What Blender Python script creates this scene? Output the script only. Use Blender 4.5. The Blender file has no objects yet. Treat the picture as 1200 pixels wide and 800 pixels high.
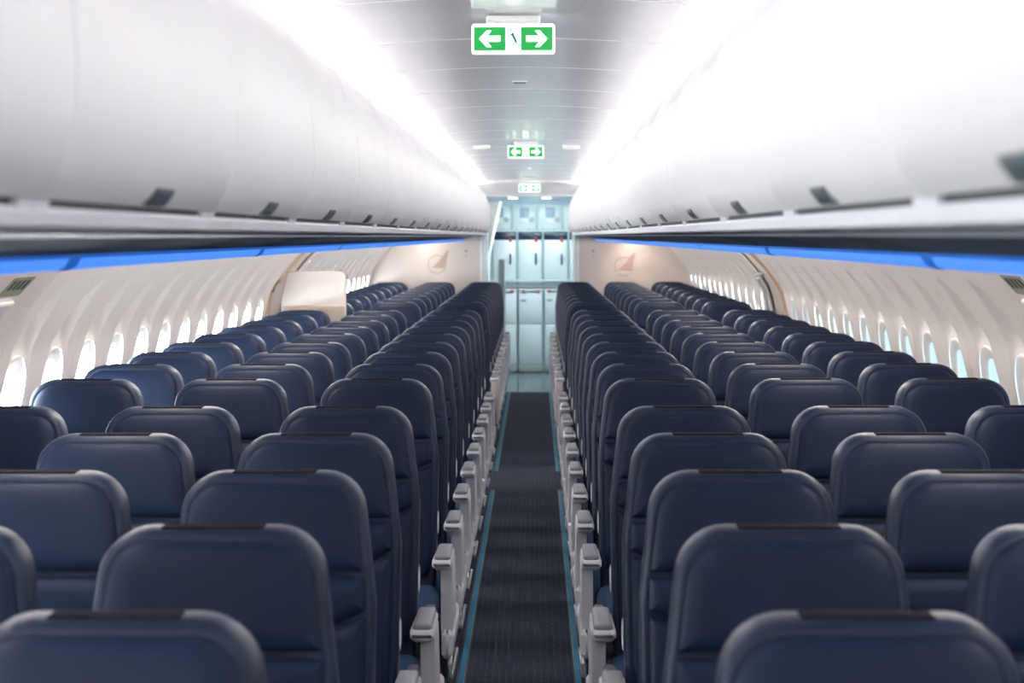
import bpy, math, random
from mathutils import Vector
S = bpy.context.scene
C = S.collection
random.seed(4)
PI = math.pi
F = 2210.0                       # focal length in pixels of the 1200 px frame
H = 1.67                         # camera height above the cabin floor
# ---------------------------------------------------------------- camera
cd = bpy.data.cameras.new('camera'); cam = bpy.data.objects.new('camera', cd); C.objects.link(cam)
cd.sensor_width = 36; cd.lens = F / 1200 * 36
cam.location = (0.06, 0, H)
cam.rotation_euler = (PI/2 - math.atan(123.5/F), 0.002, math.atan(27/F))
cd.clip_start = 0.05; cd.clip_end = 200
cd.dof.use_dof = True; cd.dof.focus_distance = 6.6; cd.dof.aperture_fstop = 5.2
S.camera = cam
# ---------------------------------------------------------------- world: bright overcast apron, hazy sun on the left
W = bpy.data.worlds.new('world'); S.world = W; W.use_nodes = True
wn = W.node_tree.nodes; wl = W.node_tree.links
bg = wn['Background']
tc = wn.new('ShaderNodeTexCoord'); sx = wn.new('ShaderNodeSeparateXYZ'); mr = wn.new('ShaderNodeMapRange')
mr.inputs[1].default_value = -1; mr.inputs[2].default_value = 1
cr = wn.new('ShaderNodeValToRGB')
cr.color_ramp.elements[0].position = .40; cr.color_ramp.elements[1].position = .585
cr.color_ramp.elements[0].color = (1.0, .99, .96, 1); cr.color_ramp.elements[1].color = (.026, .034, .039, 1)
wl.new(tc.outputs['Generated'], sx.inputs[0]); wl.new(sx.outputs[0], mr.inputs[0]); wl.new(mr.outputs[0], cr.inputs[0])
wl.new(cr.outputs[0], bg.inputs[0]); bg.inputs[1].default_value = 20.0
# ---------------------------------------------------------------- exposure
S.view_settings.view_transform = 'Standard'; S.view_settings.look = 'None'
S.view_settings.exposure = 0.80; S.view_settings.gamma = 1; S.view_settings.use_curve_mapping = False
COVE = 20; WASH = 7.5; BLUE = .62; GAL = 18

# ---------------------------------------------------------------- galley lamps and door lamps
def area(name, loc, rot, size, energy, col):
    l = bpy.data.lights.new(name, 'AREA'); l.shape = 'RECTANGLE'; l.size, l.size_y = size
    l.energy = energy; l.color = col
    o = bpy.data.objects.new(name, l); C.objects.link(o); o.location = loc; o.rotation_euler = rot
    return o
area('galley_ceiling_lamp', (0, 21.9, 2.085), (.45, 0, 0), (1.4, .12), GAL, (.79, .94, 1.0))
area('door_lamp', (-1.38, 13.1, 1.60), (0, .5, 0), (.12, .5), .9, (1, .80, .66))
area('door_lamp', (1.38, 13.1, 1.60), (0, -.5, 0), (.12, .5), .9, (1, .80, .66))
area('bulkhead_lamp', (1.15, 20.5, 1.61), (.35, 0, 0), (.3, .08), .45, (1, .66, .40))
area('bulkhead_lamp', (-1.15, 20.5, 1.61), (.35, 0, 0), (.3, .08), .1, (1, .82, .60))

# ---------------------------------------------------------------- materials
def mat(name, col, rough=.5, metal=0, spec=.5, coat=0, emit=None, es=0, bump=0, bscale=300, var=0, vscale=3, sheen=0):
    m = bpy.data.materials.new(name); m.use_nodes = True
    n = m.node_tree.nodes; l = m.node_tree.links; p = n['Principled BSDF']
    p.inputs['Base Color'].default_value = (*col, 1); p.inputs['Roughness'].default_value = rough
    p.inputs['Metallic'].default_value = metal; p.inputs['Specular IOR Level'].default_value = spec
    p.inputs['Coat Weight'].default_value = coat; p.inputs['Coat Roughness'].default_value = .03
    if sheen: p.inputs['Sheen Weight'].default_value = sheen
    if emit: p.inputs['Emission Color'].default_value = (*emit, 1); p.inputs['Emission Strength'].default_value = es
    t = n.new('ShaderNodeTexCoord')
    if bump:
        z = n.new('ShaderNodeTexNoise'); z.inputs['Scale'].default_value = bscale; z.inputs['Detail'].default_value = 2
        b = n.new('ShaderNodeBump'); b.inputs['Strength'].default_value = bump; b.inputs['Distance'].default_value = .002
        l.new(t.outputs['Object'], z.inputs['Vector']); l.new(z.outputs[0], b.inputs['Height']); l.new(b.outputs[0], p.inputs['Normal'])
    if var:
        z = n.new('ShaderNodeTexNoise'); z.inputs['Scale'].default_value = vscale; z.inputs['Detail'].default_value = 3
        mx = n.new('ShaderNodeMix'); mx.data_type = 'RGBA'; mx.blend_type = 'MULTIPLY'
        r = n.new('ShaderNodeValToRGB'); r.color_ramp.elements[0].position = .35; r.color_ramp.elements[1].position = .65
        r.color_ramp.elements[0].color = (1-var,)*3 + (1,); r.color_ramp.elements[1].color = (1, 1, 1, 1)
        l.new(t.outputs['Object'], z.inputs['Vector']); l.new(z.outputs[0], r.inputs[0])
        mx.inputs['Factor'].default_value = 1; mx.inputs[6].default_value = (*col, 1)
        l.new(r.outputs[0], mx.inputs[7]); l.new(mx.outputs[2], p.inputs['Base Color'])
    return m
M = {}
M['bin'] = mat('bin_white', (.69, .68, .69), .50, var=.03)
M['ceil'] = mat('ceiling_white', (.93, .92, .94), .19, spec=.34, var=.03)
M['crown'] = mat('crown_liner', (.5, .5, .5), .6, var=.05)
M['wall'] = mat('sidewall_cream', (.70, .655, .64), .5, bump=.03, var=.04)
M['dado'] = mat('dado_grey', (.30, .30, .32), .6, var=.1)
M['bezel'] = mat('bezel_white', (.80, .80, .79), .3, var=.02)
M['shade'] = mat('shade_grey', (.62, .64, .64), .5, var=.03)
M['door'] = mat('door_grey', (.42, .44, .48), .35, var=.05)
M['tan'] = mat('tan_trim', (.50, .36, .27), .5, var=.05)
M['bulk'] = mat('bulkhead_cream', (.62, .56, .545), .25, coat=1.0, var=.03)
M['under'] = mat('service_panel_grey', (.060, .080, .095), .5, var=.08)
M['lip'] = mat('bin_lip_grey', (.66, .66, .70), .4, var=.04)
M['dark'] = mat('dark_rubber_and_shadow_gap', (.035, .045, .055), .5, var=.1)
M['latch'] = mat('latch_grey', (.09, .12, .13), .4, var=.05)
M['leather'] = mat('navy_leather', (.0044, .0148, .048), .50, spec=.22, bump=.35, bscale=220, var=.12, vscale=6, sheen=.05)
M['leather2'] = mat('navy_leather_border', (.004, .0150, .046), .42, spec=.34, bump=.3, bscale=220, var=.1, vscale=6, sheen=.05)
M['cushion'] = mat('blue_cushion', (.008, .055, .16), .5, bump=.3, bscale=220, var=.1)
M['strip'] = mat('hook_strip', (.014, .012, .016), .95, spec=.1, bump=.5, var=.1)
M['shell'] = mat('shell_grey_blue', (.06, .07, .09), .45, var=.08)
M['white'] = mat('seat_plastic_white', (.82, .82, .88), .38, var=.05)
M['pinkw'] = mat('seat_plastic_pale_pink', (.62, .53, .54), .42, var=.05)
M['pad'] = mat('armrest_pad_grey', (.25, .25, .28), .42, bump=.2, var=.08)
M['steel'] = mat('brushed_steel', (.6, .62, .66), .28, metal=1, var=.1)
M['silver'] = mat('silver_paint', (.62, .68, .72), .25, metal=.6, var=.05)
M['teal'] = mat('path_strip_teal', (.0, .25, .44), .5, var=.15, vscale=20)
M['lum'] = mat('luminous_yellow', (.45, .62, .50), .5, var=.4, vscale=60)
M['gal'] = mat('galley_pale_blue', (.68, .78, .80), .30, var=.03)
M['galdoor'] = mat('galley_door_white', (.76, .84, .86), .26, var=.02)
M['galpost'] = mat('galley_aluminium', (.42, .54, .52), .4, metal=.2, var=.06)
M['navy'] = mat('galley_navy_panel', (.012, .035, .07), .3, var=.1)
M['placard'] = mat('placard_blue_grey', (.36, .48, .58), .5, var=.05)
M['label'] = mat('paper_label', (.80, .84, .82), .6, var=.03)
M['red'] = mat('latch_red', (.50, .09, .07), .4, var=.05)
M['kick'] = mat('kick_plate', (.42, .45, .42), .45, var=.06)
M['galfloor'] = mat('galley_vinyl', (.16, .24, .25), .20, var=.08)
M['taupe'] = mat('taupe_liner', (.17, .16, .14), .6, var=.06)
M['post'] = mat('post_grey', (.33, .38, .38), .5, var=.05)
M['logol'] = mat('emblem_tan', (.40, .31, .26), .45, var=.03)
M['logor'] = mat('emblem_rose', (.48, .33, .34), .45, var=.03)
M['green'] = mat('exit_green', (.0, .30, .045), .4, emit=(.0, .50, .06), es=.20, var=.03)
M['signw'] = mat('exit_white', (.9, .9, .9), .4, emit=(.85, 1, 1), es=.9, var=.02)
M['fig'] = mat('exit_figure_teal', (.02, .22, .24), .5, var=.05)
M['cove'] = mat('cove_lens', (.9, .9, .9), .5, emit=(1, .985, .98), es=COVE, var=.02)
M['wash'] = mat('wall_wash_lens', (.9, .9, .9), .5, emit=(1, .91, .82), es=WASH, var=.02)
M['blue'] = mat('mood_light_blue', (.02, .08, .3), .5, emit=(.075, .27, 1.0), es=BLUE, var=.02)
M['bluej'] = mat('mood_light_joint', (.01, .10, .30), .4, emit=(.01, .13, .6), es=BLUE*.6, var=.02)
M['lamp'] = mat('downlight_lens', (.9, .9, .9), .5, emit=(.95, 1, 1), es=9, var=.02)
M['olive'] = mat('placard_olive', (.30, .32, .22), .5, var=.1)
def glass():
    m = bpy.data.materials.new('window_glass'); m.use_nodes = True; n = m.node_tree.nodes; l = m.node_tree.links
    n.clear(); o = n.new('ShaderNodeOutputMaterial'); t = n.new('ShaderNodeBsdfTransparent'); g = n.new('ShaderNodeBsdfGlossy')
    g.inputs['Roughness'].default_value = .05; t.inputs[0].default_value = (.93, .97, .98, 1)
    x = n.new('ShaderNodeMixShader'); x.inputs[0].default_value = .07
    l.new(t.outputs[0], x.inputs[1]); l.new(g.outputs[0], x.inputs[2]); l.new(x.outputs[0], o.inputs[0]); return m
M['glass'] = glass()
def carpet_mat():
    m = mat('aisle_carpet', (.02, .028, .045), .95, bump=.8, bscale=400)
    n = m.node_tree.nodes; l = m.node_tree.links; p = n['Principled BSDF']
    t = n.new('ShaderNodeTexCoord'); s = n.new('ShaderNodeSeparateXYZ'); l.new(t.outputs['Object'], s.inputs[0])
    def mth(op, a, b=None):
        q = n.new('ShaderNodeMath'); q.operation = op
        for i, v in enumerate((a, b)):
            if v is None: continue
            if isinstance(v, (int, float)): q.inputs[i].default_value = v
            else: l.new(v, q.inputs[i])
        return q.outputs[0]
    u = mth('DIVIDE', s.outputs[0], .0265); col = mth('FLOOR', u); fr = mth('FRACT', u)
    line = mth('LESS_THAN', fr, .14)
    wn_ = n.new('ShaderNodeTexWhiteNoise'); wn_.noise_dimensions = '1D'; l.new(col, wn_.inputs['W'])
    v = mth('FRACT', mth('ADD', mth('DIVIDE', s.outputs[1], .085), wn_.outputs[0]))
    dash = mth('LESS_THAN', v, .62)
    k = mth('MULTIPLY', line, dash)
    nz = n.new('ShaderNodeTexNoise'); nz.inputs['Scale'].default_value = 90; l.new(t.outputs['Object'], nz.inputs['Vector'])
    r = n.new('ShaderNodeValToRGB'); r.color_ramp.elements[0].color = (.009, .012, .020, 1); r.color_ramp.elements[1].color = (.042, .049, .074, 1)
    r.color_ramp.elements[0].position = .35; r.color_ramp.elements[1].position = .7
    l.new(nz.outputs[0], r.inputs[0])
    mx = n.new('ShaderNodeMix'); mx.data_type = 'RGBA'; l.new(k, mx.inputs['Factor']); l.new(r.outputs[0], mx.inputs[6])
    mx.inputs[7].default_value = (.012, .085, .27, 1); l.new(mx.outputs[2], p.inputs['Base Color'])
    return m
M['carpet'] = carpet_mat()

# ---------------------------------------------------------------- helpers
def mesh(name, v, f, m, smooth=True):
    me = bpy.data.meshes.new(name); me.from_pydata([tuple(p) for p in v], [], f); me.materials.append(M[m] if isinstance(m, str) else m)
    if smooth: me.polygons.foreach_set('use_smooth', [True]*len(me.polygons))
    me.update(); return me
def flipfix(me):
    import bmesh
    b = bmesh.new(); b.from_mesh(me); bmesh.ops.recalc_face_normals(b, faces=b.faces); b.to_mesh(me); b.free(); return me
def sharp(me, ang=35):
    me.set_sharp_from_angle(angle=math.radians(ang)); return me
def obj(name, me, parent=None, loc=(0, 0, 0), rot=None):
    o = bpy.data.objects.new(name, me); C.objects.link(o); o.location = loc
    if rot: o.rotation_euler = rot
    if parent: o.parent = parent
    return o
def thing(name, label, cat, loc=(0, 0, 0), group=None, kind=None, rz=0):
    o = bpy.data.objects.new(name, None); C.objects.link(o); o.location = loc; o.empty_display_size = .1; o.rotation_euler = (0, 0, rz)
    return tag(o, label, cat, group, kind)
def tag(o, label=None, cat=None, group=None, kind=None):
    if label: o['label'] = label
    if cat: o['category'] = cat
    if group: o['group'] = group
    if kind: o['kind'] = kind
    return o
class MB:
    def __init__(s): s.v = []; s.f = []
    def add(s, v, f):
        k = len(s.v); s.v += [tuple(p) for p in v]; s.f += [tuple(i+k for i in q) for q in f]; return s
    def box(s, x0, x1, y0, y1, z0, z1, b=0):
        if b <= 0:
            v = [(x, y, z) for x in (x0, x1) for y in (y0, y1) for z in (z0, z1)]
            return s.add(v, [(0, 1, 3, 2), (4, 6, 7, 5), (0, 4, 5, 1), (2, 3, 7, 6), (0, 2, 6, 4), (1, 5, 7, 3)])
        # chamfered box: rounded rect rings stacked in z
        def rect(i):
            b2 = b; a, c, d, e = x0+i, x1-i, y0+i, y1-i
            return [(a+b2, d), (c-b2, d), (c, d+b2), (c, e-b2), (c-b2, e), (a+b2, e), (a, e-b2), (a, d+b2)]
        rings = [[(x, y, z0) for x, y in rect(b*.6)], [(x, y, z0+b) for x, y in rect(0)], [(x, y, z1-b) for x, y in rect(0)], [(x, y, z1) for x, y in rect(b*.6)]]
        return s.loft(rings, True, True)
    def loft(s, rings, close=True, caps=False):
        n = len(rings[0]); v = [p for r in rings for p in r]; f = []
        for i in range(len(rings)-1):
            for j in range(n if close else n-1):
                a = i*n+j; b_ = i*n+(j+1) % n; f.append((a, b_, b_+n, a+n))
        if caps: f += [tuple(range(n))[::-1], tuple(range((len(rings)-1)*n, len(rings)*n))]
        return s.add(v, f)
    def tube(s, pts, r, n=8, caps=True):
        pts = [Vector(p) for p in pts]; rings = []
        for i, p in enumerate(pts):
            t = (pts[min(i+1, len(pts)-1)]-pts[max(i-1, 0)]).normalized()
            a = t.cross(Vector((0, 0, 1))) if abs(t.z) < .9 else t.cross(Vector((1, 0, 0)))
            a.normalize(); b = t.cross(a)
            rr = r[i] if isinstance(r, (list, tuple)) else r
            rings.append([tuple(p+(a*math.cos(k*2*PI/n)+b*math.sin(k*2*PI/n))*rr) for k in range(n)])
        return s.loft(rings, True, caps)
    def disc(s, c, r, th, axis='y', n=24):
        rings = []
        for d in (0, th):
            ring = []
            for k in range(n):
                a = k*2*PI/n; u, w = r*math.cos(a), r*math.sin(a)
                ring.append((c[0]+u, c[1]+d, c[2]+w) if axis == 'y' else (c[0]+u, c[1]+w, c[2]+d) if axis == 'z' else (c[0]+d, c[1]+u, c[2]+w))
            rings.append(ring)
        return s.loft(rings, True, True)
    def prism(s, poly, y0, y1):            # poly in (x,z)
        return s.loft([[(x, y0, z) for x, z in poly], [(x, y1, z) for x, z in poly]], True, True)
    def me(s, name, m, smooth=True, ang=35):
        me = flipfix(mesh(name, s.v, s.f, m, smooth))
        if smooth: sharp(me, ang)
        return me
def build(name, mb, m, parent=None, loc=(0, 0, 0), smooth=True, ang=35): return obj(name, mb.me(name, m, smooth, ang), parent, loc)
def lerp(tab, z):
    if z <= tab[0][0]: return tab[0][1]
    for (a, x), (b, y) in zip(tab, tab[1:]):
        if z <= b: return x+(y-x)*(z-a)/(b-a)
    return tab[-1][1]
class RP(list): pass
def rounded(corners, n=7):                 # corners: (x, z, r), rounded polygon
    out = RP(); m = len(corners); out.src = (list(corners), n)
    for i, (x, z, r) in enumerate(corners):
        p = Vector((x, z)); a = Vector(corners[i-1][:2])-p; b = Vector(corners[(i+1) % m][:2])-p
        a.normalize(); b.normalize(); th = a.angle(b); t = r/math.tan(th/2)
        p0, p1 = p+a*t, p+b*t; c = p+(a+b).normalized()*(r/math.sin(th/2))
        a0 = math.atan2(p0.y-c.y, p0.x-c.x); a1 = math.atan2(p1.y-c.y, p1.x-c.x); d = (a1-a0+PI) % (2*PI)-PI
        out += [(c.x+r*math.cos(a0+d*k/n), c.y+r*math.sin(a0+d*k/n)) for k in range(n+1)]
    return out
def inset(pts, d):
    if hasattr(pts, 'src'):
        cs, n = pts.src; q = inset([c[:2] for c in cs], d)
        return rounded([(x, z, max(c[2]-d, .0015)) for (x, z), c in zip(q, cs)], n)
    out = []; n = len(pts)
    for i in range(n):
        p = Vector(pts[i]); a = (p-Vector(pts[i-1])); b = (Vector(pts[(i+1) % n])-p)
        if a.length < 1e-7: a = b
        if b.length < 1e-7: b = a
        a.normalize(); b.normalize(); na = Vector((-a.y, a.x)); nb = Vector((-b.y, b.x)); nn = (na+nb)
        nn = nn/max(nn.length_squared/2, .3) if nn.length > 1e-6 else na
        out.append((p.x+nn.x*d, p.y+nn.y*d))
    return out
def slab(mb, pts, prof, shear=0, z0=0):    # pts counter-clockwise in (x,z); prof [(inset, y)]
    rings = [[(x, y+(z-z0)*shear, z) for x, z in inset(pts, i)] for i, y in prof]
    return mb.loft(rings, True, True)
ORD = 'first second third fourth fifth sixth seventh eighth ninth tenth eleventh twelfth thirteenth fourteenth fifteenth sixteenth seventeenth eighteenth nineteenth twentieth twenty-first twenty-second twenty-third twenty-fourth twenty-fifth twenty-sixth twenty-seventh twenty-eighth twenty-ninth thirtieth thirty-first thirty-second thirty-third thirty-fourth thirty-fifth thirty-sixth thirty-seventh thirty-eighth thirty-ninth fortieth'.split()

Y0, Y1 = -1.6, 24.6
YB = 20.78                                  # rear partition
PROF = [(0, 1.66), (.25, 1.75), (.6, 1.835), (.78, 1.835), (1.28, 1.728), (1.35, 1.69), (1.46, 1.61), (1.585, 1.49), (1.66, 1.40)]
def X(z): return lerp(PROF, z)

# ================================================================= STRUCTURE
fl = build('floor', MB().box(-1.9, 1.9, Y0, Y1, -.08, -.012), 'galfloor'); tag(fl, kind='structure')
g = build('floor_tile', MB().box(-1.9, 1.9, 20.16, 23.02, -.012, 0, 0), 'galfloor', fl)
wb = build('wall_rear', MB().box(-1.95, 1.95, Y1-.02, Y1+.06, -.08, 2.6), 'gal'); tag(wb, kind='structure')
wf = build('wall_front', MB().box(-1.95, 1.95, Y0-.06, Y0, -.08, 2.6), 'bulk'); tag(wf, kind='structure')

# crown above the bins
ceil = build('ceiling', MB().box(-1.9, 1.9, Y0, Y1, 2.46, 2.52), 'crown', smooth=False); tag(ceil, kind='structure')
# ceiling panels across the aisle
NP = 9
def czr(x): return H+.618-.022*(x/.46)**2
y = -.18-1.02
k = 0
while y < YB-.05:
    y2 = min(y+1.02, YB-.04)
    m_ = MB(); xs = [-.455+.91*i/16 for i in range(17)]
    rings = []
    for (yy, dz) in ((y+.004, .02), (y+.004, .006), (y+.012, 0), ((y+y2)/2, -.001), (y2-.012, 0), (y2-.004, .006), (y2-.004, .02)):
        lip = [(-.462, yy, czr(.455)+.03), (-.460, yy, czr(.455)+dz+.004)]
        rings.append(lip+[(x, yy, czr(x)+dz) for x in xs]+[(-p[0], p[1], p[2]) for p in lip[::-1]])
    m_.loft(rings, False)
    build('ceiling_panel', m_, 'ceil', ceil)
    # dark-ish joint backing
    y = y2; k += 1
build('joint_backing', MB().loft([[(x, yy, czr(x)+.024) for x in xs] for yy in (Y0, YB)], False), 'crown', ceil)

# cove lights along both ceiling edges
for s, nm in ((-1, 'left'), (1, 'right')):
    t = thing('cove_light', f'long bright white cove light strip along the {nm} edge of the ceiling', 'light', (0, 0, 0), 'cove lights along the ceiling')
    y = -1.2
    while y < YB-.1:
        y2 = min(y+1.02, YB-.05)
        build('lens', MB().loft([[(s*x, yy, H+z) for x, z in ((.592, .556), (.600, .560), (.610, .572), (.614, .590))] for yy in (y+.012, y2-.012)], False), 'cove', t)
        build('reflector', MB().loft([[(s*x, yy, H+z) for x, z in ((.462, .614), (.49, .634), (.57, .636), (.614, .612))] for yy in (y+.004, y2-.004)], False), 'ceil', t)
        build('bracket', MB().box(min(s*.462, s*.53), max(s*.462, s*.53), y2-.010, y2+.010, H+.585, H+.60), 'ceil', t, smooth=False)
        y = y2
    build('backing', MB().loft([[(s*x, yy, H+z) for x, z in ((.462, .64), (.66, .64), (.66, .57))] for yy in (Y0, YB-.03)], False), 'ceil', t)

# side walls --------------------------------------------------------
WY = [6.54+.53*n for n in range(-14, 12)]            # window centres before the mid doors
WY = [w for w in WY if w > -1.3 and not (4.7 < w < 6.1)]
WY2 = [13.98+.53*n for n in range(0, 13)]
HW, HH, ZC = .155, .225, 1.03                        # bezel opening
def hole(a, w, h):
    c, s_ = math.cos(a), math.sin(a); e = 2/2.7
    return (w*math.copysign(abs(c)**e, c), h*math.copysign(abs(s_)**e, s_))
def scoop(dy, z):
    if z > 1.52 or z < .7: return 0
    hw = .175*math.sqrt(max(0, (1.50-z)/.45)) if z > 1.05 else .175
    hw = min(hw, .175)
    if hw <= .001: return 0
    q = abs(dy)/hw
    d = max(0, 1-q**8)
    fz = min(1, max(0, (1.505-z)/.03)); fb = min(1, max(0, (z-.7)/.1))
    return (.010+.030*min(1, max(0, (z-1.24)/.08)))*d*fz*fb
ZT, ZB = 1.66, .30
def wall_cell(mb, s, yc, half):
    N = 22
    # rectangle boundary points, counter-clockwise from lower-left
    nb_h, nb_v = 16, 26
    rect = []
    for i in range(nb_h): rect.append((-half+2*half*i/nb_h, ZB))
    for i in range(nb_v): rect.append((half, ZB+(ZT-ZB)*i/nb_v))
    for i in range(nb_h): rect.append((half-2*half*i/nb_h, ZT))
    for i in range(nb_v): rect.append((-half, ZT-(ZT-ZB)*i/nb_v))
    rings = []
    for r in range(N+1):
        t = (r/N)
        ring = []
        for (u, z) in rect:
            a = math.atan2((z-ZC)/.45, u/half)
            hu, hz = hole(a, HW, HH)
            yy = hu+(u-hu)*t; zz = ZC+hz+(z-ZC-hz)*t
            edge = min(1, (1-t)*6) if abs(abs(yy)-half) > 1e-6 else 0
            off = scoop(yy, zz)
            seam = 0
            ring.append((s*(X(zz)+off), yc+yy, zz))
        rings.append(ring)
    mb.loft(rings, True)
wallroot = {}
for s, nm in ((-1, 'left'), (1, 'right')):
    mb = MB()
    for a, b in ((Y0, 12.70), (13.50, Y1)):
        mb.loft([[(s*X(z), yy, z) for z in (-.02, .1, .2, .30)]+[(s*(X(z)+.02), yy, z) for z in (.30, .2, .1, -.02)] for yy in (a, b)], True, True)
    w = build('wall_'+nm, mb, 'dado'); tag(w, kind='structure'); wallroot[s] = w
    build('upper_liner', MB().box(*sorted((s*1.405, s*1.43)), Y0, Y1, 1.655, 2.46), 'crown', w, smooth=False)
# which windows share a panel: two per panel; plain pieces fill the rest
wcount = 0
def bezel_mesh():
    mb = MB(); rings = []
    for (w, h, d) in ((HW+.012, HH+.012, .001), (HW+.006, HH+.006, -.007), (HW-.006, HH-.006, -.006), (HW-.016, HH-.022, -.002), (.128, .186, .003), (.125, .182, .0045), (.125, .182, .011)):
        rings.append([(d, *hole(k*2*PI/40, w, h)) for k in range(40)])
    mb.loft(rings, True); return mb.me('bezel', 'bezel', True, 60)
def pane_mesh():
    mb = MB(); mb.loft([[(d, *hole(k*2*PI/32, .126, .184)) for k in range(32)] for d in (.006, .009)], True, True); return mb.me('pane', 'glass', False)
def shade_mesh(drop):
    z1 = .182-drop; pts = [p for p in (hole(k*2*PI/64, .123, .180) for k in range(65)) if p[1] >= z1]
    pts = sorted(set(pts), key=lambda p: -p[0]); pts = [(pts[0][0], z1)]+pts+[(pts[-1][0], z1)]
    mb = MB(); mb.loft([[(d, u, z) for u, z in pts] for d in (.021, .024)], True, True); return mb.me('shade', 'shade', False)
ZBE = (bezel_mesh(), pane_mesh(), [shade_mesh(d) for d in (.03, .055, .04)])
def add_window(s, yc, idx):
    global wcount
    wcount += 1
    # follow the wall: tilt so that the bezel plane lies on the profile chord
    zt, zb = ZC+HH, ZC-HH; xt, xb = X(zt)+scoop(0, zt), X(zb)+scoop(0, zb)
    tilt = math.atan2(xb-xt, zt-zb)
    o = bpy.data.objects.new(f'window_{wcount}', None); C.objects.link(o); o['kind'] = 'structure'
    o.location = (s*((xt+xb)/2+.004), yc, ZC); o.empty_display_size = .1
    if s > 0: o.rotation_euler = (0, -tilt, 0)
    else: o.rotation_euler = (0, tilt, 0); o.scale = (-1, 1, 1)
    obj('bezel', ZBE[0], o); obj('pane', ZBE[1], o)
def plain(mb, s, a, b):
    n = 22; zz = [ZB+(ZT-ZB)*i/n for i in range(n+1)]
    mb.loft([[(s*X(z), yy, z) for z in zz] for yy in (a, b)], False)
def finish_panel(mb, s, a, b):
    # returned edges, so that joints between panels are recessed
    zz = [ZB+(ZT-ZB)*i/22 for i in range(23)]
    for yy in (a, b): mb.loft([[(s*X(z), yy, z) for z in zz], [(s*(X(z)+.02), yy, z) for z in zz]], False)
    build('wall_panel', mb, 'wall', wallroot[s], ang=50)
for s in (-1, 1):
    # backing strip behind the joints
    zz = [ZB+(ZT-ZB)*i/22 for i in range(23)]
    mbb = MB(); idx = 0
    for lst in (WY, WY2):
        i = 0
        while i < len(lst):
            two = i+1 < len(lst) and lst[i+1]-lst[i] < .54
            a = lst[i]-.265; b = (lst[i+1] if two else lst[i])+.265
            mb = MB()
            gap = .0018
            wall_cell(mb, s, lst[i]+(gap/2 if True else 0), .265-gap/2 if two else .265-gap)
            if two: wall_cell(mb, s, lst[i+1]-gap/2, .265-gap/2)
            finish_panel(mb, s, a+gap, b-gap)
            add_window(s, lst[i], idx); idx += 1
            if two: add_window(s, lst[i+1], idx); idx += 1
            mbb.loft([[(s*(X(z)+.010), yy, z) for z in zz] for yy in (b-.086, b+.086)], False)
            mbb.loft([[(s*(X(z)+.0105), yy, z) for z in zz] for yy in (a-.086, a+.086)], False)
            i += 2 if two else 1
    spans = sorted([(w-.265, w+.265) for w in WY+WY2])
    cur = Y0
    for a, b in spans+[(Y1, Y1)]:
        if a-cur > .02:
            segs = [(cur, a)]
            if cur < 12.8 and a > 13.3: segs = [(cur, 12.70), (13.50, a)]
            for p, q in segs:
                if q-p > .015:
                    mb = MB(); plain(mb, s, p, q); finish_panel(mb, s, p, q)
        cur = max(cur, b)
    build('joint_backing', mbb, 'dado', wallroot[s])

# mid-cabin exit doors, set back from the lining ---------------------
for i, s in enumerate((-1, 1)):
    ya, yb = 12.70, 13.50; dep = .13
    zz = [0+1.62*k/20 for k in range(21)]
    d = build(f'door_{i+1}', MB().loft([[(s*(X(z)+dep+e), yy, z) for z in zz] for yy, e in ((ya+.02, .0), (ya+.06, -.012), (yb-.06, -.012), (yb-.02, 0))], False), 'door'); tag(d, kind='structure')
    mb = MB()
    for yy in (ya, yb): mb.loft([[(s*X(z), yy, z) for z in zz], [(s*(X(z)+dep+.03), yy, z) for z in zz]], False)
    mb.loft([[(s*X(1.62), yy, 1.62), (s*(X(1.62)+dep+.03), yy, 1.62)] for yy in (ya, yb)], False)
    mb.loft([[(s*(X(z)+dep+.03), yy, z) for z in zz] for yy in (ya, yb)], False)
    build('door_jamb', mb, 'wall', d)
    build('door_seal', MB().tube([(s*(X(z)-.004), ya-.012, z) for z in zz[3:]], .016, 8), 'tan', d)
    build('door_seal', MB().tube([(s*(X(z)-.002), yb+.006, z) for z in zz[3:]], .010, 8), 'wall', d)
    build('door_header', MB().box(min(s*1.40, s*1.60), max(s*1.40, s*1.60), ya, yb, 1.615, 1.66), 'bezel', d, smooth=False)
    zs = [1.12+.27*k/10 for k in range(11)]
    h = build('assist_handle', MB().tube([(s*(X(zs[0])+.03), yb-.05, zs[0]-.01)]+[(s*(X(z)-.035), yb-.05, z) for z in zs]+[(s*(X(zs[-1])+.03), yb-.05, zs[-1]+.01)], .013, 10), 'silver', d)
    # wave-shaped bustle and window of the door
    mb = MB(); rr = rounded([(ya+.12, .35, .08), (yb-.12, .35, .08), (yb-.12, .85, .08), (ya+.12, .85, .08)])
    mb.loft([[(s*(X(z)+dep-.012-q), yy, z) for yy, z in inset(rr, k)] for k, q in ((0, 0), (.01, .06), (.05, .08))], True, True)
    build('door_bustle', mb, 'door', d)
    mb = MB(); mb.loft([[(s*(X(ZC+v)+dep-.016-q), 13.1+u, ZC+v) for u, v in (hole(k*2*PI/24, .09+e, .14+e) for k in range(24))] for q, e in ((0, .02), (.012, .01), (.0, 0))], True)
    build('window_frame', mb, 'bezel', d)

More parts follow.
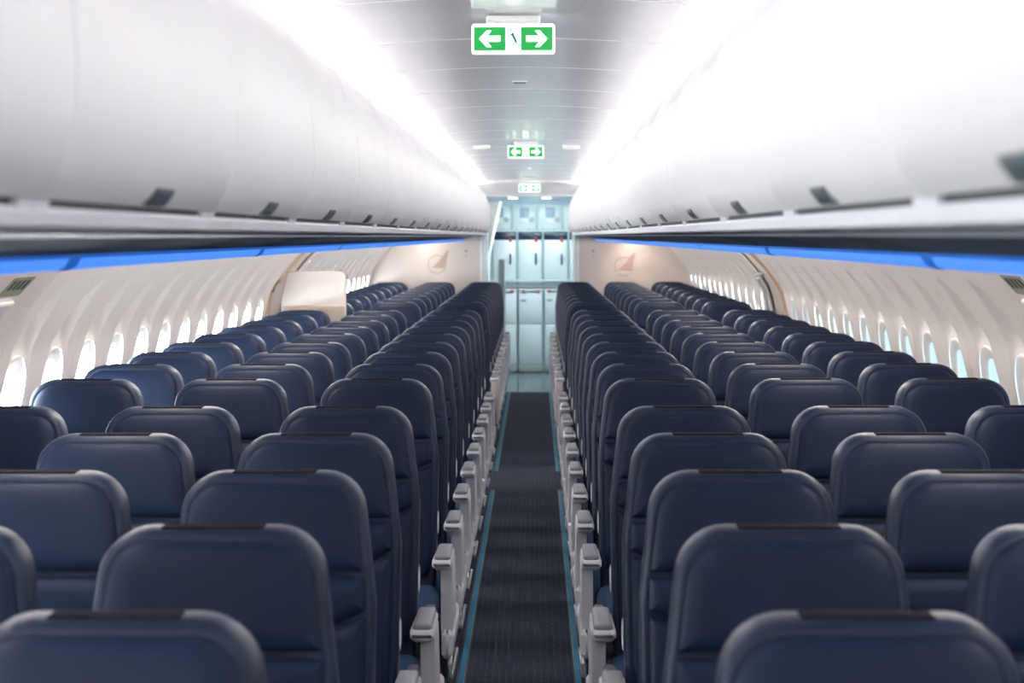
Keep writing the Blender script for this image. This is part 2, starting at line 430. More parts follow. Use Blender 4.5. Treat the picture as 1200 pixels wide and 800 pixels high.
# overwing-style exit hatches beside the wide-pitch row --------------
for s, nm in ((-1, 'left'), (1, 'right')):
    t = bpy.data.objects.new('door_3' if s < 0 else 'door_4', None); C.objects.link(t); t['kind'] = 'structure'
    ya, yb = 4.86, 5.93; n = 14
    zs = [.45+(1.455-.45)*k/n for k in range(n+1)]
    prof_ = [(ya, zs, .001), (ya+.03, zs, -.024), (yb-.03, zs, -.024), (yb, zs, .001)]
    mb = MB(); mb.loft([[(s*(X(z)+o), yy, z) for z in zz_] for yy, zz_, o in prof_], False)
    mb.loft([[(s*(X(1.455)-.014), yy, 1.455), (s*(X(1.462)-.020), yy, 1.468), (s*X(1.476), yy, 1.476)] for yy in (ya-.01, yb+.01)], False)
    build('hatch_panel', mb, mat('hatch_lilac', (.50, .46, .56), .4, var=.04) if s < 0 else bpy.data.materials['hatch_lilac'], t)
    build('top_trim', MB().tube([(s*(X(1.462)-.016), yy, 1.462) for yy in (ya, 5.4, yb)], .009, 8), 'bezel', t)
    mb = MB(); ring = rounded([(5.30, 1.24, .03), (5.58, 1.24, .03), (5.58, 1.33, .03), (5.30, 1.33, .03)], 4)
    mb.loft([[(s*(X(z)-.024-q), yy, z) for yy, z in inset(ring, k)] for k, q in ((-.012, 0), (-.008, .008), (0, .008), (.012, -.002))], True, True)
    hh = build('handle_recess', mb, 'bezel', t)
    mb = MB(); mb.loft([[(s*(X(z)-.032), yy, z) for yy, z in inset(ring, .010)], [(s*(X(z)-.0335), yy, z) for yy, z in inset(ring, .014)]], True, True)
    build('handle', mb, 'taupe', hh)
    p = thing('exit_placard', f'small olive instruction placard above the {nm} exit hatch', 'placard', (s*X(1.51), 5.86, 1.51), 'placards above the exit hatches')
    pm = MB(); pm.loft([[(s*(X(z)-o-X(1.51)), yy-5.86, z-1.51) for yy, z in ((5.74, 1.485), (5.98, 1.485), (5.98, 1.545), (5.74, 1.545))] for o in (-.002, .004)], True, True)
    build('plate', pm, 'olive', p, smooth=False)
    for k in range(4):
        a = 5.765+.052*k
        pm = MB(); pm.loft([[(s*(X(z)-o-X(1.51)), yy-5.86, z-1.51) for yy, z in ((a, 1.505), (a+.03, 1.505), (a+.03, 1.535), (a, 1.535))] for o in (.002, .0052)], True, True)
        build('printed_mark', pm, 'dark', p, smooth=False)

# ================================================================= OVERHEAD BINS
raw = [(.462, .040), (.440, .066), (.424, .11), (.419, .165), (.420, .22), (.428, .29), (.445, .36), (.475, .43), (.520, .495), (.560, .535), (.592, .560)]
def smooth_curve(p, k=3):
    out = []
    for i in range(len(p)-1):
        p0, p1, p2, p3 = [Vector(p[max(0, min(len(p)-1, i+j))]) for j in (-1, 0, 1, 2)]
        for q in range(k):
            t = q/k; out.append(tuple(.5*((2*p1)+(p2-p0)*t+(2*p0-5*p1+4*p2-p3)*t*t+(3*p1-p0-3*p2+p3)*t**3)))
    return out+[p[-1]]
bc = smooth_curve(raw)
split = [i for i, p in enumerate(bc) if p[1] > .44][0]
BL = 1.06
def bin_parts(s, L):
    lo = bc[:split+1]; up = bc[split:]
    rings = lambda pr, e: [[(s*x, yy, H+z) for x, z in pr] for yy in (e, L-e)]
    # door skin with returned rim
    def skin(pr, e, th, rim=.004):
        n = len(pr); R = []
        for yy, o in ((e, th), (e, .003), (e+rim, 0), (L-e-rim, 0), (L-e, .003), (L-e, th)):
            R.append([(s*(x+o), yy, H+z) for x, z in pr])
        m_ = MB().loft(R, False); return m_
    door = skin(lo, .0016, .03); door.loft([[(s*(lo[0][0]), yy, H+lo[0][1]), (s*(lo[0][0]+.03), yy, H+lo[0][1]+.004)] for yy in (.0016, L-.0016)], False)
    body = MB(); pr = up+[(.64, .57), (1.38, .50), (1.38, .03)]
    body.loft([[(s*x, yy, H+z) for x, z in pr] for yy in (.001, L-.001)], False)
    pr2 = [(.50, .06), (.50, .45), (.62, .5)]
    body.loft([[(s*x, yy, H+z) for x, z in pr2] for yy in (.001, L-.001)], False)
    shadow_strip = MB().loft([[(s*x, yy, H+z) for x, z in ((.474, .052), (.474, .030), (.50, .030), (.50, .052))] for yy in (.06, L-.06)], True, True)  # dark-coloured strip stands in for the shadow between door and lip
    lip = MB().loft([[(s*x, yy, H+z) for x, z in ((.50, .033), (.470, .032), (.467, .027), (.470, .012), (.476, .008), (.494, .008))] for yy in (.001, L-.001)], False)
    brk = MB(); brk.loft([[(s*x, yy, H+z) for x, z in ((.469, .060), (.465, .045), (.468, .028), (.50, .028), (.50, .06))] for yy in (0, .06)], True, True)
    yc = L/2+.05; z0, z1 = .043, .064
    xx = lambda z: lerp(sorted([(b_, a_) for a_, b_ in bc[:12]]), z)
    lat = MB().loft([[(s*(xx(z)-o), yy, H+z) for yy, z in inset([(yc-.070, z0), (yc+.070, z0), (yc+.058, z1), (yc-.058, z1)], k)] for k, o in ((-.003, -.004), (0, .003), (.006, .005))], True, True)
    grip = MB().loft([[(s*x, yy, H+z) for x, z in ((.464, .041), (.461, .030), (.47, .024), (.48, .03))] for yy in (yc+.10, yc+.30)], True, True)
    return dict(door=door.me('door', 'bin'), body=body.me('body', 'bin'), shadow_gap_strip=shadow_strip.me('shadow_gap_strip', 'dark', False), lip=lip.me('lip', 'lip'),
                bracket=brk.me('bracket', 'lip', False), latch=lat.me('latch', 'latch', False), grip=grip.me('grip_recess', 'latch', False))
for s, nm in ((-1, 'left'), (1, 'right')):
    ys = []
    y = 1.98-3*BL
    while y+BL < YB-.02: ys.append(y); y += BL
    last = YB-.02-y
    bp = bin_parts(s, BL); bpl = bin_parts(s, last) if last > .3 else None
    if bpl: ys.append(y)
    vis = [q for q in ys if q > 1.0]
    for q in ys:
        par = bpl if (bpl and q == ys[-1]) else bp
        o_ = ORD[vis.index(q)] if q in vis else None
        lab = f'white overhead bin on the {nm} side, {o_} bin door counted from the camera' if o_ else f'white overhead bin on the {nm} side, {["farthest behind", "just behind", "beside"][min(2, ys.index(q))]} the camera'
        if q == ys[-1]: lab = f'white overhead bin on the {nm} side, the last one against the rear partition'
        t = thing('overhead_bin', lab, 'bin', (0, q, 0), f'overhead bins on the {nm} side')
        d = obj('door', par['door'], t); obj('latch', par['latch'], d)
        obj('body', par['body'], t); obj('shadow_gap_strip', par['shadow_gap_strip'], t); obj('lip', par['lip'], t); [obj('bracket', par['bracket'], t, (0, a_, 0)) for a_ in (.001, (BL if par is bp else last)-.061)]
# underside service panels and blue mood light
for s, nm in ((-1, 'left'), (1, 'right')):
    t = thing('service_channel', f'dark grey service panel channel under the {nm} bins', 'panel', (0, 0, 0), 'service channels under the bins')
    y = 1.98-3*BL
    while y < YB-.03:
        y2 = min(y+BL, YB-.02)
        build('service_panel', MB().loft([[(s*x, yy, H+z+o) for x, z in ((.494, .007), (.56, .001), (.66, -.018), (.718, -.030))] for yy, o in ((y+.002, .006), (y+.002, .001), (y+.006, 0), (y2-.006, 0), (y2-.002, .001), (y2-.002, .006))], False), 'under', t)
        y = y2
    build('channel_liner', MB().loft([[(s*x, yy, H+z) for x, z in ((.51, .004), (.72, -.015), (.76, -.02), (1.40, .0))] for yy in (Y0, YB-.02)], False), 'bezel', t)
    b = thing('mood_light', f'glowing blue light strip running under the {nm} bins', 'light', (0, 0, 0), 'blue light strips under the bins')
    y = .98-2.2
    while y < YB-.1:
        y2 = min(y+2.2, YB-.04)
        build('lens', MB().loft([[(s*x, yy, H+z) for x, z in ((.7175, -.036), (.719, -.040), (.726, -.050), (.738, -.056), (.752, -.054))] for yy in (y+.04, y2-.04)], False), 'blue', b)
        build('lens_top', MB().loft([[(s*x, yy, H+z) for x, z in ((.715, -.030), (.7175, -.036))] for yy in (y+.04, y2-.04)], False), 'bluej', b)
        build('joint_cover', MB().loft([[(s*x, yy, H+z) for x, z in ((.715, -.030), (.718, -.040), (.726, -.051), (.738, -.057), (.753, -.054))] for yy in (y2-.042, y2+.042 if y2 < YB-.1 else y2)], False), 'bluej', b)
        y = y2
    build('reflector', MB().loft([[(s*x, yy, H+z) for x, z in ((.722, -.031), (.762, -.031), (.762, -.05), (.752, -.054))] for yy in (Y0+.1, YB-.04)], False), 'bezel', b)
    wv = thing('sidewall_light', f'warm white light strip hidden above the {nm} sidewall panels', 'light', (0, 0, 0), 'sidewall lights above the windows')
    build('lens', MB().loft([[(s*x, yy, H+z) for x, z in ((1.05, -.050), (1.15, -.014))] for yy in (Y0+.2, YB-.1)], False), 'wash', wv)

# ================================================================= CARPET AND AISLE STRIPS
for a, b, lb in ((Y0, 11.955, 'dark blue dashed-line carpet of the long near part of the aisle'), (11.965, 13.74, 'short dark carpet piece crossing the aisle between the exit doors'), (13.75, 20.15, 'dark blue dashed-line carpet of the far part up to the galley')):
    tag(build('carpet', MB().box(-1.655, 1.655, a, b, -.012, 0, .003), 'carpet'), lb, 'carpet', 'carpet pieces on the floor')
for s, nm in ((-1, 'left'), (1, 'right')):
    for a, b, wh in ((1.0, 12.32, 'near'), (13.3, 20.12, 'far')):
        c = s*.222
        t = thing('path_strip', f'teal floor path strip along the {nm} side of the aisle, {wh} length', 'floor strip', (c, 0, 0), 'teal path strips on the floor')
        build('strip_base', MB().box(-.019, .019, a-.01, b+.01, 0, .002), 'dark', t, smooth=False)
        y = a; k = 0
        while y < b-.05:
            y2 = min(y+1.9, b)
            build('strip_length', MB().box(-.010, .010, y+.002, y2-.002, .002, .0055), 'teal', t, smooth=False); y = y2
        mb = MB(); y = a+.02
        while y < b:
            mb.box(-s*.012-.0014, -s*.012+.0014, y, y+.03, .002, .0057); y += .05
        o = build('luminous_edge', mb, 'lum', t, smooth=False); o['kind'] = 'stuff'

# ================================================================= SEATS
ROWS = [2.453+.762*i for i in range(5)]+[6.575+.765*j for j in range(9)]+[14.32+.770*j for j in range(9)]
SH = .20                                            # lean of the backrest
ZTOP = 1.170
def outline(d=0): return rounded([(-.212-d*0, .44, .03), (.212, .44, .03), (.218, .90, .05), (.186, ZTOP, .088), (-.186, ZTOP, .088), (-.218, .90, .05)])
PM = {}
def make_parts():
    mb = MB(); slab(mb, outline(), [(.055, -.012), (.024, -.016), (.014, -.020), (.005, -.015), (0, -.002), (0, .045), (.008, .062), (.02, .068)], SH, ZTOP)
    PM['backrest'] = mb.me('backrest', 'leather2', True, 80)
    fp = [(.060, -.0365), (.036, -.036), (.018, -.0335), (.009, -.029), (.003, -.021), (0, -.010), (0, 0)]
    hd = rounded([(-.197, .966, .010), (.197, .966, .010), (.170, 1.153, .078), (-.170, 1.153, .078)])
    mb = MB(); slab(mb, hd, fp, SH, ZTOP); PM['headrest'] = mb.me('headrest', 'leather', True, 80)
    fq = [(.030, -.034), (.018, -.033), (.008, -.027), (.002, -.020), (0, -.010), (0, 0)]
    up = rounded([(-.200, .890, .006), (0, .800, .02), (.200, .890, .006), (.198, .958, .008), (-.198, .958, .008)], 4)
    mb = MB(); slab(mb, up, fq, SH, ZTOP); PM['upper_back_panel'] = mb.me('upper_back_panel', 'leather', True, 80)
    lw = rounded([(-.195, .50, .03), (.195, .50, .03), (.200, .882, .006), (0, .792, .02), (-.200, .882, .006)], 4)
    mb = MB(); slab(mb, lw, fq, SH, ZTOP); PM['lower_back_panel'] = mb.me('lower_back_panel', 'leather', True, 80)
    st = MB()
    st.box(-.088, .088, -.006, .034, ZTOP-.004, ZTOP+.0022, .001); PM['headrest_strip'] = st.me('headrest_strip', 'strip', True)
    sh = MB(); slab(sh, rounded([(-.20, .42, .04), (.20, .42, .04), (.205, .9, .05), (.175, 1.14, .08), (-.175, 1.14, .08), (-.205, .9, .05)]), [(0, .060), (.004, .078), (.03, .092), (.06, .094)], SH, ZTOP)
    PM['back_shell'] = sh.me('back_shell', 'shell', True, 80)
    cu = MB(); rr = rounded([(-.225, -.58, .05), (.225, -.58, .05), (.225, -.13, .03), (-.225, -.13, .03)], 5)
    cu.loft([[(x, y, z) for x, y in inset(rr, i)] for i, z in ((.02, .36), (0, .375), (0, .44), (.010, .462), (.03, .474), (.07, .478))], True, True)
    PM['seat_cushion'] = cu.me('seat_cushion', 'cushion', True, 80)
    fr = MB(); fr.box(-.235, .235, -.55, -.10, .325, .362, .008)
    fr.tube([(-.253, -.50, .315), (.253, -.50, .315)], .022, 10); fr.tube([(-.253, -.18, .315), (.253, -.18, .315)], .022, 10)
    PM['seat_frame'] = fr.me('seat_frame', 'shell')
    lg = MB(); lg.tube([(0, -.50, .31), (0, -.54, .012)], [.020, .016], 8); lg.tube([(0, -.18, .31), (0, -.06, .012)], [.020, .016], 8); lg.box(-.02, .02, -.58, -.02, 0, .02, .004)
    lg.tube([(0, -.5, .30), (0, -.08, .04)], .010, 6)
    PM['leg'] = lg.me('leg', 'steel')
    ar = MB(); ar.box(-.024, .024, -.56, -.12, .585, .62, .008); ar.box(-.016, .016, -.20, -.12, .36, .60, .005)
    PM['armrest'] = ar.me('armrest', 'shell')
    ap = MB(); ap.box(-.025, .025, -.565, -.16, .618, .634, .006); PM['armrest_pad'] = ap.me('armrest_pad', 'pad')
make_parts()
def ysec(pts, dx0, dx1, m_=None):                 # extrude a (y,z) polygon across x
    m_ = m_ or MB(); return m_.loft([[(dx0, y, z) for y, z in pts], [(dx1, y, z) for y, z in pts]], True, True)
def aisle_parts(s, solid):
    # s = +1: the aisle lies on the +x side of the seat
    P = {}
    c = s*.256
    cap = MB()
    secs = []
    for y, w, z0, z1 in ((-.600, .022, .612, .624), (-.592, .030, .604, .634), (-.575, .033, .600, .638), (-.46, .031, .604, .638), (-.34, .029, .606, .636), (-.325, .024, .610, .630)):
        secs.append([(c+x, y, z) for x, z in ((-w, z0+.012), (-w*.6, z0), (w*.6, z0), (w, z0+.012), (w, z1-.008), (w*.8, z1), (-w*.8, z1), (-w, z1-.008))])
    cap.loft(secs, True, True); P['armrest'] = cap.me('armrest', 'white', True, 40)
    pad = MB(); rr = rounded([(c-.026, -.588, .012), (c+.026, -.588, .012), (c+.024, -.335, .008), (c-.024, -.335, .008)], 4)
    pad.loft([[(x, y, z) for x, y in inset(rr, i)] for i, z in ((0, .634), (0, .642), (.004, .647), (.012, .649))], True, True); P['armrest_pad'] = pad.me('armrest_pad', 'pad', True, 50)
    xi, xo = s*.250, s*.287
    x0, x1 = min(xi, xo), max(xi, xo)
    mt = 'white'
    if solid:
        m_ = MB(); m_.box(s*.232 if s > 0 else -.288, .288 if s > 0 else -.232, -.60, -.12, .30, .625, .010); P['support'] = m_.me('support', 'pinkw', True, 40)
    else:
        m_ = MB(); ysec([(-.565, .61), (-.560, .40), (-.52, .36), (-.30, .36), (-.26, .40), (-.34, .61)], x0, x1, m_)
        P['support'] = m_.me('support', 'white', True, 40)
    m_ = MB(); m_.box(x0+s*.003, x1+s*.003, -.60, -.08, .315, .405, .014); P['side_shroud'] = m_.me('side_shroud', 'white', True, 40)
    m_ = MB(); xx = s*.281
    pts = [(xx, -.10, .33), (xx, -.46, .33), (xx, -.56, .325), (xx, -.605, .30), (xx, -.612, .265), (xx, -.585, .245), (xx, -.52, .24), (xx, -.10, .24)]
    m_.tube(pts, .0085, 8); P['guard_bar'] = m_.me('guard_bar', 'silver', True, 50)
    m_ = MB(); m_.box(s*.250-.014, s*.250+.014, -.40, -.16, .20, .33, .006); P['cover_block'] = m_.me('cover_block', 'dark', True)
    m_ = MB(); q = s*.2185
    yy = lambda z: (z-ZTOP)*SH
    m_.tube([(q, yy(z)-.004, z) for z in (.645, .66, .69, .71, .722)], [.001, .0028, .0032, .0028, .001], 8); P['side_trim'] = m_.me('side_trim', 'label', True, 50)
    m_ = MB(); m_.box(s*.254-.014, s*.254+.014, -.335, -.12, .585, .612, .005); m_.box(s*.244-.010, s*.244+.010, -.20, -.10, .34, .60, .005); P['hinge_block'] = m_.me('hinge_block', 'shell', True)
    return P
AP = {(s, k): aisle_parts(s, k) for s in (-1, 1) for k in (False, True)}
def seat(x, y, kind, side, label, group, solid=False):
    t = thing('passenger_seat', label, 'seat', (x, y, 0), group)
    for nm in ('backrest', 'headrest', 'upper_back_panel', 'lower_back_panel', 'headrest_strip', 'back_shell', 'seat_cushion', 'seat_frame', 'leg'):
        obj(nm, PM[nm], t)
    s = -side                                     # aisle lies toward the centre
    # window-side armrest
    if kind != 'window':
        a = obj('armrest', PM['armrest'], t, (-s*.255, 0, 0)); obj('armrest_pad', PM['armrest_pad'], a)
    else:
        a = obj('armrest', PM['armrest'], t, (-s*.251, 0, 0)); obj('armrest_pad', PM['armrest_pad'], a)
    if kind == 'aisle':
        for nm, me in AP[(s, solid)].items():
            if nm == 'armrest': a = obj(nm, me, t)
            elif nm == 'armrest_pad': obj(nm, me, a)
            else: obj(nm, me, t)
    return t
for r, y in enumerate(ROWS):
    for side, nm in ((-1, 'left'), (1, 'right')):
        for kind, xc in (('aisle', .495), ('middle', 1.005), ('window', 1.515)):
            where = {'aisle': 'aisle', 'middle': 'middle', 'window': 'window'}[kind]
            if r < 14: lab = f'navy leather {where} seat {nm} of the aisle, {ORD[r]} row from the camera'
            else: lab = f'navy leather {where} seat {nm} of the aisle, {ORD[r-14]} row beyond the exit doors'
            seat(side*xc, y, kind, side, lab, f'navy seats {nm} of the aisle', solid=(r == 14))

# partition behind the left window seat at the exit door
t = thing('exit_partition', 'beige glossy partition panel behind the left window seat at the exit door', 'partition', (-1.44, 12.84, 0))
pts = rounded([(-.21, 0, .01), (.21, 0, .01), (.21, 1.432, .05), (-.195, 1.432, .02), (-.235, 1.2, .05)], 5)
pts = [(x, z) for x, z in rounded([(-.235, .05, .01), (.21, .0, .01), (.21, 1.432, .05), (-.19, 1.432, .012), (-.235, 1.25, .05)], 5)]
mb = MB(); slab(mb, pts, [(.006, -.002), (0, .004), (0, .030), (.006, .036)]); build('panel', mb, 'bulk', t)
mb = MB(); slab(mb, rounded([(-.22, .06, .02), (.205, .06, .02), (.205, 1.20, .01), (-.22, 1.20, .01)], 4), [(.004, -.008), (0, -.004), (0, -.001)]); build('lower_cover', mb, mat('partition_lower_tan', (.50, .41, .36), .35, var=.04), t)
mb = MB(); e = inset(pts, -.002); mb.tube([(x, .017, z) for x, z in e if z > .2 and x > .12], .014, 6); build('edge_trim', mb, 'taupe', t)

# ================================================================= REAR PARTITIONS, EMBLEMS
for s, nm in ((-1, 'left'), (1, 'right')):
    poly = [(s*.50, 0)]+[(s*(X(z)+.03), z) for z in (0, .25, .6, .9, 1.05, 1.2, 1.33, 1.46, 1.585, 1.66)]+[(s*1.40, 2.455), (s*.50, 2.455)]
    w = build('trim_1' if s < 0 else 'trim_2', MB().prism(poly, YB, YB+.05), 'bulk', smooth=False); tag(w, kind='structure')
    build('door_post', MB().box(*sorted((s*.478, s*.545)), YB-.012, YB+.9, 0, H+.065, .006), 'galdoor', w)
    build('post_groove', MB().box(*sorted((s*.512, s*.516)), YB-.0135, YB-.012, .02, H+.06), 'latch', w, smooth=False)
    for q in range(2):
        build('socket', MB().disc((s*(.70-.0*q), YB-.006, H-.165-.05*q), .010 if q == 0 else .007, .006), 'dark' if q == 0 else 'latch', w)
    # emblem: ring and swept sail
    cx = -1.02 if s < 0 else 1.035
    cz = H-.31 if s < 0 else H-.335
    col = 'logol' if s < 0 else 'logor'
    t = thing('emblem', f'round sail emblem in {"tan" if s<0 else "rose"} on the {nm} rear partition', 'emblem', (cx, YB-.001, cz), 'emblems on the rear partitions')
    R = .105
    mb = MB(); ring = []
    A = [40+k*(330-0)/44 for k in range(45)]
    o_ = [(R*math.cos(math.radians(a)), R*math.sin(math.radians(a))) for a in A]; i_ = [(x*.90, z*.90) for x, z in o_]
    mb.loft([[(x, -.001, z) for x, z in o_+i_[::-1]], [(x, -.004, z) for x, z in o_+i_[::-1]]], True)
    v = [(x, -.004, z) for x, z in o_+i_[::-1]]; n_ = len(o_)
    mb.add(v, [(k, k+1, 2*n_-2-k, 2*n_-1-k) for k in range(n_-1)])
    build('ring', mb, col, t, smooth=False)
    sail = [(-.055, -.035), (.075, -.045), (.10, .03), (.135, .165), (.085, .125), (.04, .06)]
    mb = MB(); mb.prism(sail, -.0048, -.001); build('sail', mb, col, t, smooth=False)
t = thing('access_panel', 'faint rectangular access cover on the right rear partition', 'cover', (1.31, YB-.001, H-.28))
mb = MB(); slab(mb, rounded([(-.10, -.07, .01), (.10, -.07, .01), (.10, .07, .01), (-.10, .07, .01)], 3), [(.002, -.003), (0, -.0015), (0, 0)]); build('cover', mb, 'bulk', t)

# fascia above the rear doorway
xs = [-.62+1.24*i/24 for i in range(25)]
top = [(x, H+.655) for x in xs]; bot = [(x, H+.437) for x in xs]
mb = MB()
rings = []
for t_ in (0, .08, .2, .45, .8, 1):
    rings.append([(x, YB-.11+.14*(t_**.7 if t_ > .08 else 0)+.02*(1-(x/.62)**2)*(1-t_)*0, H+.60-.163*t_+(.0 if t_ > 0 else .03)-.03*(x/.62)**2*(1-t_)) for x in xs])
mb.loft(rings, False)
fa = build('trim_3', mb, 'bin'); tag(fa, kind='structure')
gc = build('trim_4', MB().box(-1.3, 1.3, YB+.02, Y1-.02, H+.437, H+.47), 'gal', smooth=False); tag(gc, kind='structure')
build('valance', MB().box(-1.0, 1.0, 22.95, 23.04, H+.385, H+.437, .006), 'placard', gc)
for x in (-.19, .19):
    t = thing('downlight', f'bright round downlight in the galley ceiling, {"left" if x<0 else "right"} of the pair', 'light', (x, 21.25, H+.437), 'galley downlights')
    build('lens', MB().disc((0, 0, -.014), .05, .014, 'z'), 'lamp', t)
    mb = MB(); mb.tube([(.06*math.cos(k*PI/12), .06*math.sin(k*PI/12), -.004) for k in range(25)], .008, 6, False); build('rim', mb, 'bezel', t)

# ================================================================= GALLEY
YG = 23.04
gx = [-.47+.3125*k for k in range(-3, 7)]       # column edges
g = thing('galley_cabinet', 'pale blue galley cabinet wall with ovens and compartments behind the doorway', 'cabinet', (0, YG, 0))
build('carcass', MB().box(gx[0], gx[-1], .05, .9, H-.60, H+.385), 'gal', g, smooth=False)
def slabbox(x0, x1, z0, z1, y0, y1, r=.01):
    mb = MB(); slab(mb, rounded([(x0, z0, r), (x1, z0, r), (x1, z1, r), (x0, z1, r)], 3), [(.006, y0), (0, y0+.004), (0, y1)]); return mb
for k, x in enumerate(gx):
    build('post', MB().box(x-.010, x+.010, -.012, .05, H-.60, H+.06), 'galpost', g, smooth=False)
    if k < len(gx): build('post', MB().box(x-.07-.008, x-.07+.008, -.010, .05, H+.075, H+.375), 'galpost', g, smooth=False)
for z, h in ((H+.055, .022), (H+.375, .02), (H-.555, .028), (H-.62, .012)):
    build('rail', MB().box(gx[0], gx[-1], -.016, .05, z, z+h), 'gal', g, smooth=False)
for k in range(len(gx)-1):
    a, b = gx[k], gx[k+1]
    # upper container
    d = build('compartment_door', slabbox(a-.07+.014, b-.07-.016, H+.082, H+.370, -.004 if k % 2 else .004, .05), 'gal', g)
    m_ = (a+b)/2-.07
    build('placard', slabbox(m_-.055, m_+.06, H+.225, H+.345, -.009, .0, .004), 'placard', d)
    build('paper_label', slabbox(m_-.045, m_+.045, H+.155, H+.212, -.009, .0, .004), 'label', d)
    mb = MB().disc((b-.135, -.012, H+.20), .034, .012); mb.box(b-.165, b-.105, -.017, -.011, H+.196, H+.204); build('turn_latch', mb, 'kick', d)
    for q in (-.09, .05): build('catch', MB().box(m_+q-.006, m_+q+.006, -.014, 0, H+.068, H+.09), 'red', g, smooth=False)
    # oven/trolley bay
    build('control_panel', slabbox(a+.014, b-.014, H-.045, H+.050, .0, .05, .004), 'navy', g)
    build('display', slabbox((a+b)/2-.025, (a+b)/2+.045, H-.028, H+.034, -.005, .01, .003), 'shell', g)
    d = build('bay_door', slabbox(a+.016, b-.016, H-.525, H-.048, -.004, .05), 'galdoor', g)
    mb = MB(); mb.tube([(b-.085, -.004, H-.34), (b-.085, -.03, H-.33), (b-.085, -.03, H-.23), (b-.085, -.004, H-.22)], .010, 8); build('handle', mb, 'dark', d)
    mb = MB().disc((b-.088, -.010, H-.28), .055, .005); build('handle_dish', mb, 'gal', d)
    mb = MB(); mb.box(b-.098, b-.074, -.020, -.006, H-.075, H-.015); mb.box(b-.088, b-.066, -.03, -.012, H-.062, H-.03); build('latch', mb, 'red', d, smooth=False)
# trolleys below the worktop
tx = [(-.47, -.158), (-.145, .152), (.172, .47)]
names = ['leftmost of the three in the doorway', 'middle one of the three in the doorway', 'rightmost of the three in the doorway']
for (a, b), nmx in zip(tx, names):
    t = thing('catering_trolley', 'pale blue catering trolley, '+nmx, 'trolley', ((a+b)/2, YG, 0), 'catering trolleys under the galley')
    h = (b-a)/2-.006
    build('body', MB().box(-h, h, -.025, .048, .03, H-.64), 'gal', t, smooth=False)
    for z0, z1, nm in ((.60, .985, 'upper_door'), (.105, .585, 'lower_door')):
        d = build(nm, slabbox(-h+.010, h-.010, z0, z1, -.036, -.025, .01), 'galdoor', t)
        if nm == 'upper_door':
            build('pull', slabbox(-h+.03, -h+.09, .88, .905, -.046, -.035, .004), 'galpost', d)
    build('kick_plate', slabbox(-h, h, .012, .092, -.040, -.02, .004), 'kick', t)
    mb = MB(); mb.tube([(-.10, -.045, .995), (.10, -.045, .995)], .007, 8); build('brake_bar', mb, 'taupe', t)
    for q in (-.09, .09): build('brake_latch', MB().box(q-.022, q+.022, -.056, -.026, .985, 1.012, .003), 'red', t)
    for q in (-h+.04, h-.04): build('wheel', MB().disc((q-.006, .02, .016), .016, .012, 'x', 12), 'dark', t)
gb = thing('support_upright', 'aluminium upright with hinge knuckles between the middle and right catering trolleys', 'upright', (0, YG, 0))
build('plinth_back', MB().box(gx[0], gx[-1], .50, .9, 0, H-.66), 'gal', gb, smooth=False)
mb = MB().box(.154, .166, -.03, .05, 0, 1.02); o = build('divider', mb, 'galpost', gb, smooth=False)
for z in (.30, .55): build('hinge_knuckle', MB().box(.150, .176, -.036, -.028, z, z+.05, .004), 'galpost', gb)
# grey upright and slanted liner edge left of the doorway
t = thing('attendant_seat', 'narrow grey folded attendant seat standing upright at the left doorway edge', 'seat', (-.325, 21.4, 0))
mb = MB(); mb.box(-.030, .030, 0, .30, 0, H-.265, .008); build('cushion', mb, 'post', t)
mb = MB(); mb.box(.0305, .044, -.004, .31, 0, H-.262, .004); build('frame', mb, 'galdoor', t)
t = thing('doorway_liner', 'taupe liner with slanted white edge at the upper left of the galley doorway', 'panel', (0, 22.4, 0))
def px(u, v, d): return ((u-627)*d/F+.06, H+(276.5-v)*d/F)
a, b, c, e = px(560, 236, 22.4), px(587, 236, 22.4), px(573, 300, 22.4), px(560, 300, 22.4)
mb = MB(); mb.prism([a, b, c, e], 0, .03); build('liner', mb, 'taupe', t, smooth=False)
mb = MB(); mb.loft([[(x+dx, y, z) for dx, y in ((-.012, -.012), (.012, -.012), (.012, .032), (-.012, .032))] for x, z in (c, b)], True, True); build('edge_strip', mb, 'label', t, smooth=False)
x0, z0 = c; build('lower_edge', MB().box(x0-.05, x0+.012, -.012, .032, 0, z0), 'galdoor', t, smooth=False)

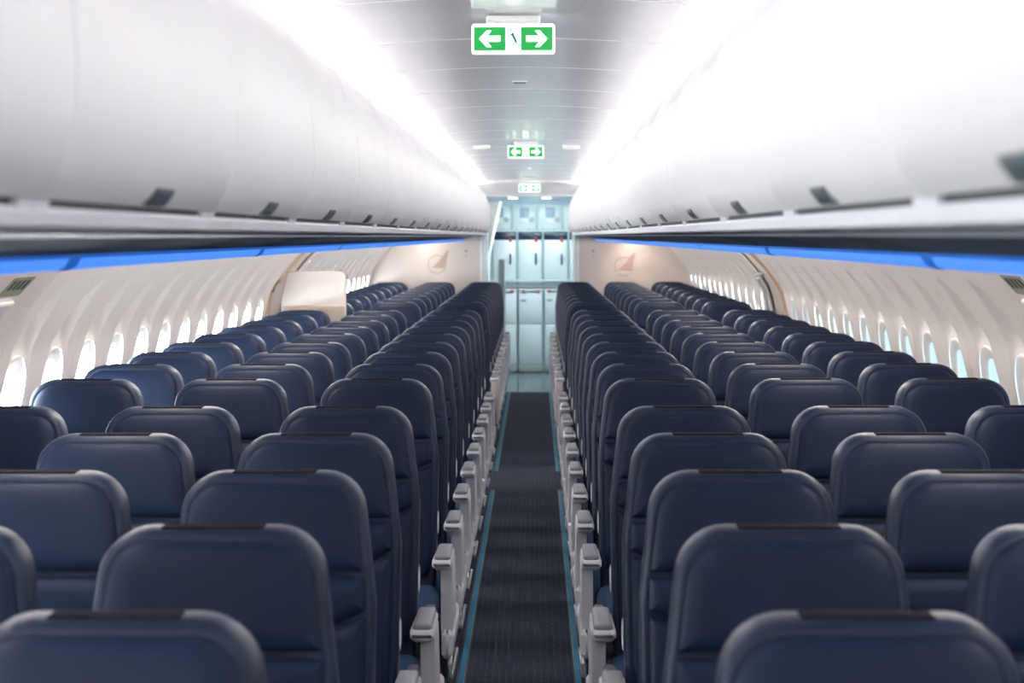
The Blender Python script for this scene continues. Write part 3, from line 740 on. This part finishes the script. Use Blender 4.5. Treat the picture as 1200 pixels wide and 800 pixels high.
# ================================================================= EXIT SIGNS AND CEILING FITTINGS
ARW = [(-.036, 0), (-.010, .028), (.006, .028), (-.008, .010), (.036, .010), (.036, -.010), (-.008, -.010), (.006, -.028), (-.010, -.028)]
def exit_sign(y, z, lab, bracket=True):
    t = thing('exit_sign', lab, 'sign', (0, y, z), 'exit signs under the ceiling')
    w, h = .116, .0415
    mb = MB(); slab(mb, rounded([(-w, -h, .008), (w, -h, .008), (w, h, .008), (-w, h, .008)], 4), [(.003, -.012), (0, -.009), (0, .009), (.003, .012)]); build('housing', mb, 'signw', t)
    for q, fl_ in ((-.0655, 1), (.0655, -1)):
        p = build('green_panel', MB().box(q-.044, q+.044, -.0135, -.0118, -.0325, .0325), 'green', t, smooth=False)
        mb = MB(); poly = [(q+x*fl_*.82, zz_*.82) for x, zz_ in ARW]
        mb.prism(poly, -.0150, -.0132); build('arrow', mb, 'signw', p, smooth=False)
    mb = MB(); mb.disc((-.007, -.0145, .024), .0032, .0020, 'y', 12)
    def limb(a, b, r, r2=None):
        a, b = Vector(a), Vector(b); n = Vector((-(b-a).y, (b-a).x)).normalized(); r2 = r2 or r
        mb.prism([tuple(a+n*r), tuple(b+n*r2), tuple(b-n*r2), tuple(a-n*r)], -.0145, -.0125)
    limb((-.004, .015), (.008, -.008), .0042, .0034); limb((-.004, .015), (.010, .017), .0013); limb((-.005, .013), (-.016, .004), .0013)
    limb((.008, -.008), (.011, -.017), .0020, .0015); limb((.011, -.017), (.022, -.018), .0014); limb((.007, -.008), (-.003, -.020), .0015); limb((-.003, -.020), (-.008, -.031), .0013)
    build('running_figure', mb, 'fig', t, smooth=False)
    if bracket:
        build('bracket', MB().box(-.075, .075, -.02, .02, h, H+.611-z, .004), 'bezel', t)
    return t
exit_sign(5.30, H+.548, 'green and white exit sign with two arrows, nearest and largest of three')
exit_sign(12.3, H+.545, 'green and white exit sign with two arrows, middle one of three')
exit_sign(YB-.13, H+.520, 'small green exit sign farthest away, above the galley doorway', False)
for x in (-.30, .30):
    t = thing('emergency_light', f'small white emergency light on the {"left" if x<0 else "right"} of the ceiling by the middle exit sign', 'light', (x, 12.75, czr(x)), 'emergency lights on the ceiling')
    build('housing', MB().box(-.06, .06, -.03, .03, -.022, .002, .006), 'bezel', t); build('lens', MB().box(-.045, .045, -.024, .024, -.026, -.021, .003), 'label', t)
t = thing('ceiling_sensor', 'small dark slot fitting in the ceiling beyond the nearest exit sign', 'fitting', (0, 7.55, H+.612))
build('slot', MB().box(-.024, .024, -.02, .02, -.006, .001, .002), 'latch', t); build('rim', MB().box(-.03, .03, -.03, .03, -.003, .002, .001), 'ceil', t)
t = thing('ceiling_sensor', 'tiny pale round fitting in the ceiling beyond the middle exit sign', 'fitting', (0, 17.0, H+.612))
build('cap', MB().disc((0, 0, -.012), .025, .012, 'z'), 'label', t)
t = thing('speaker_cover', 'pale rectangular cover on the ceiling just before the farthest exit sign', 'cover', (0, 19.9, H+.612))
build('cover', MB().box(-.08, .08, -.12, .12, -.012, .001, .004), 'label', t)
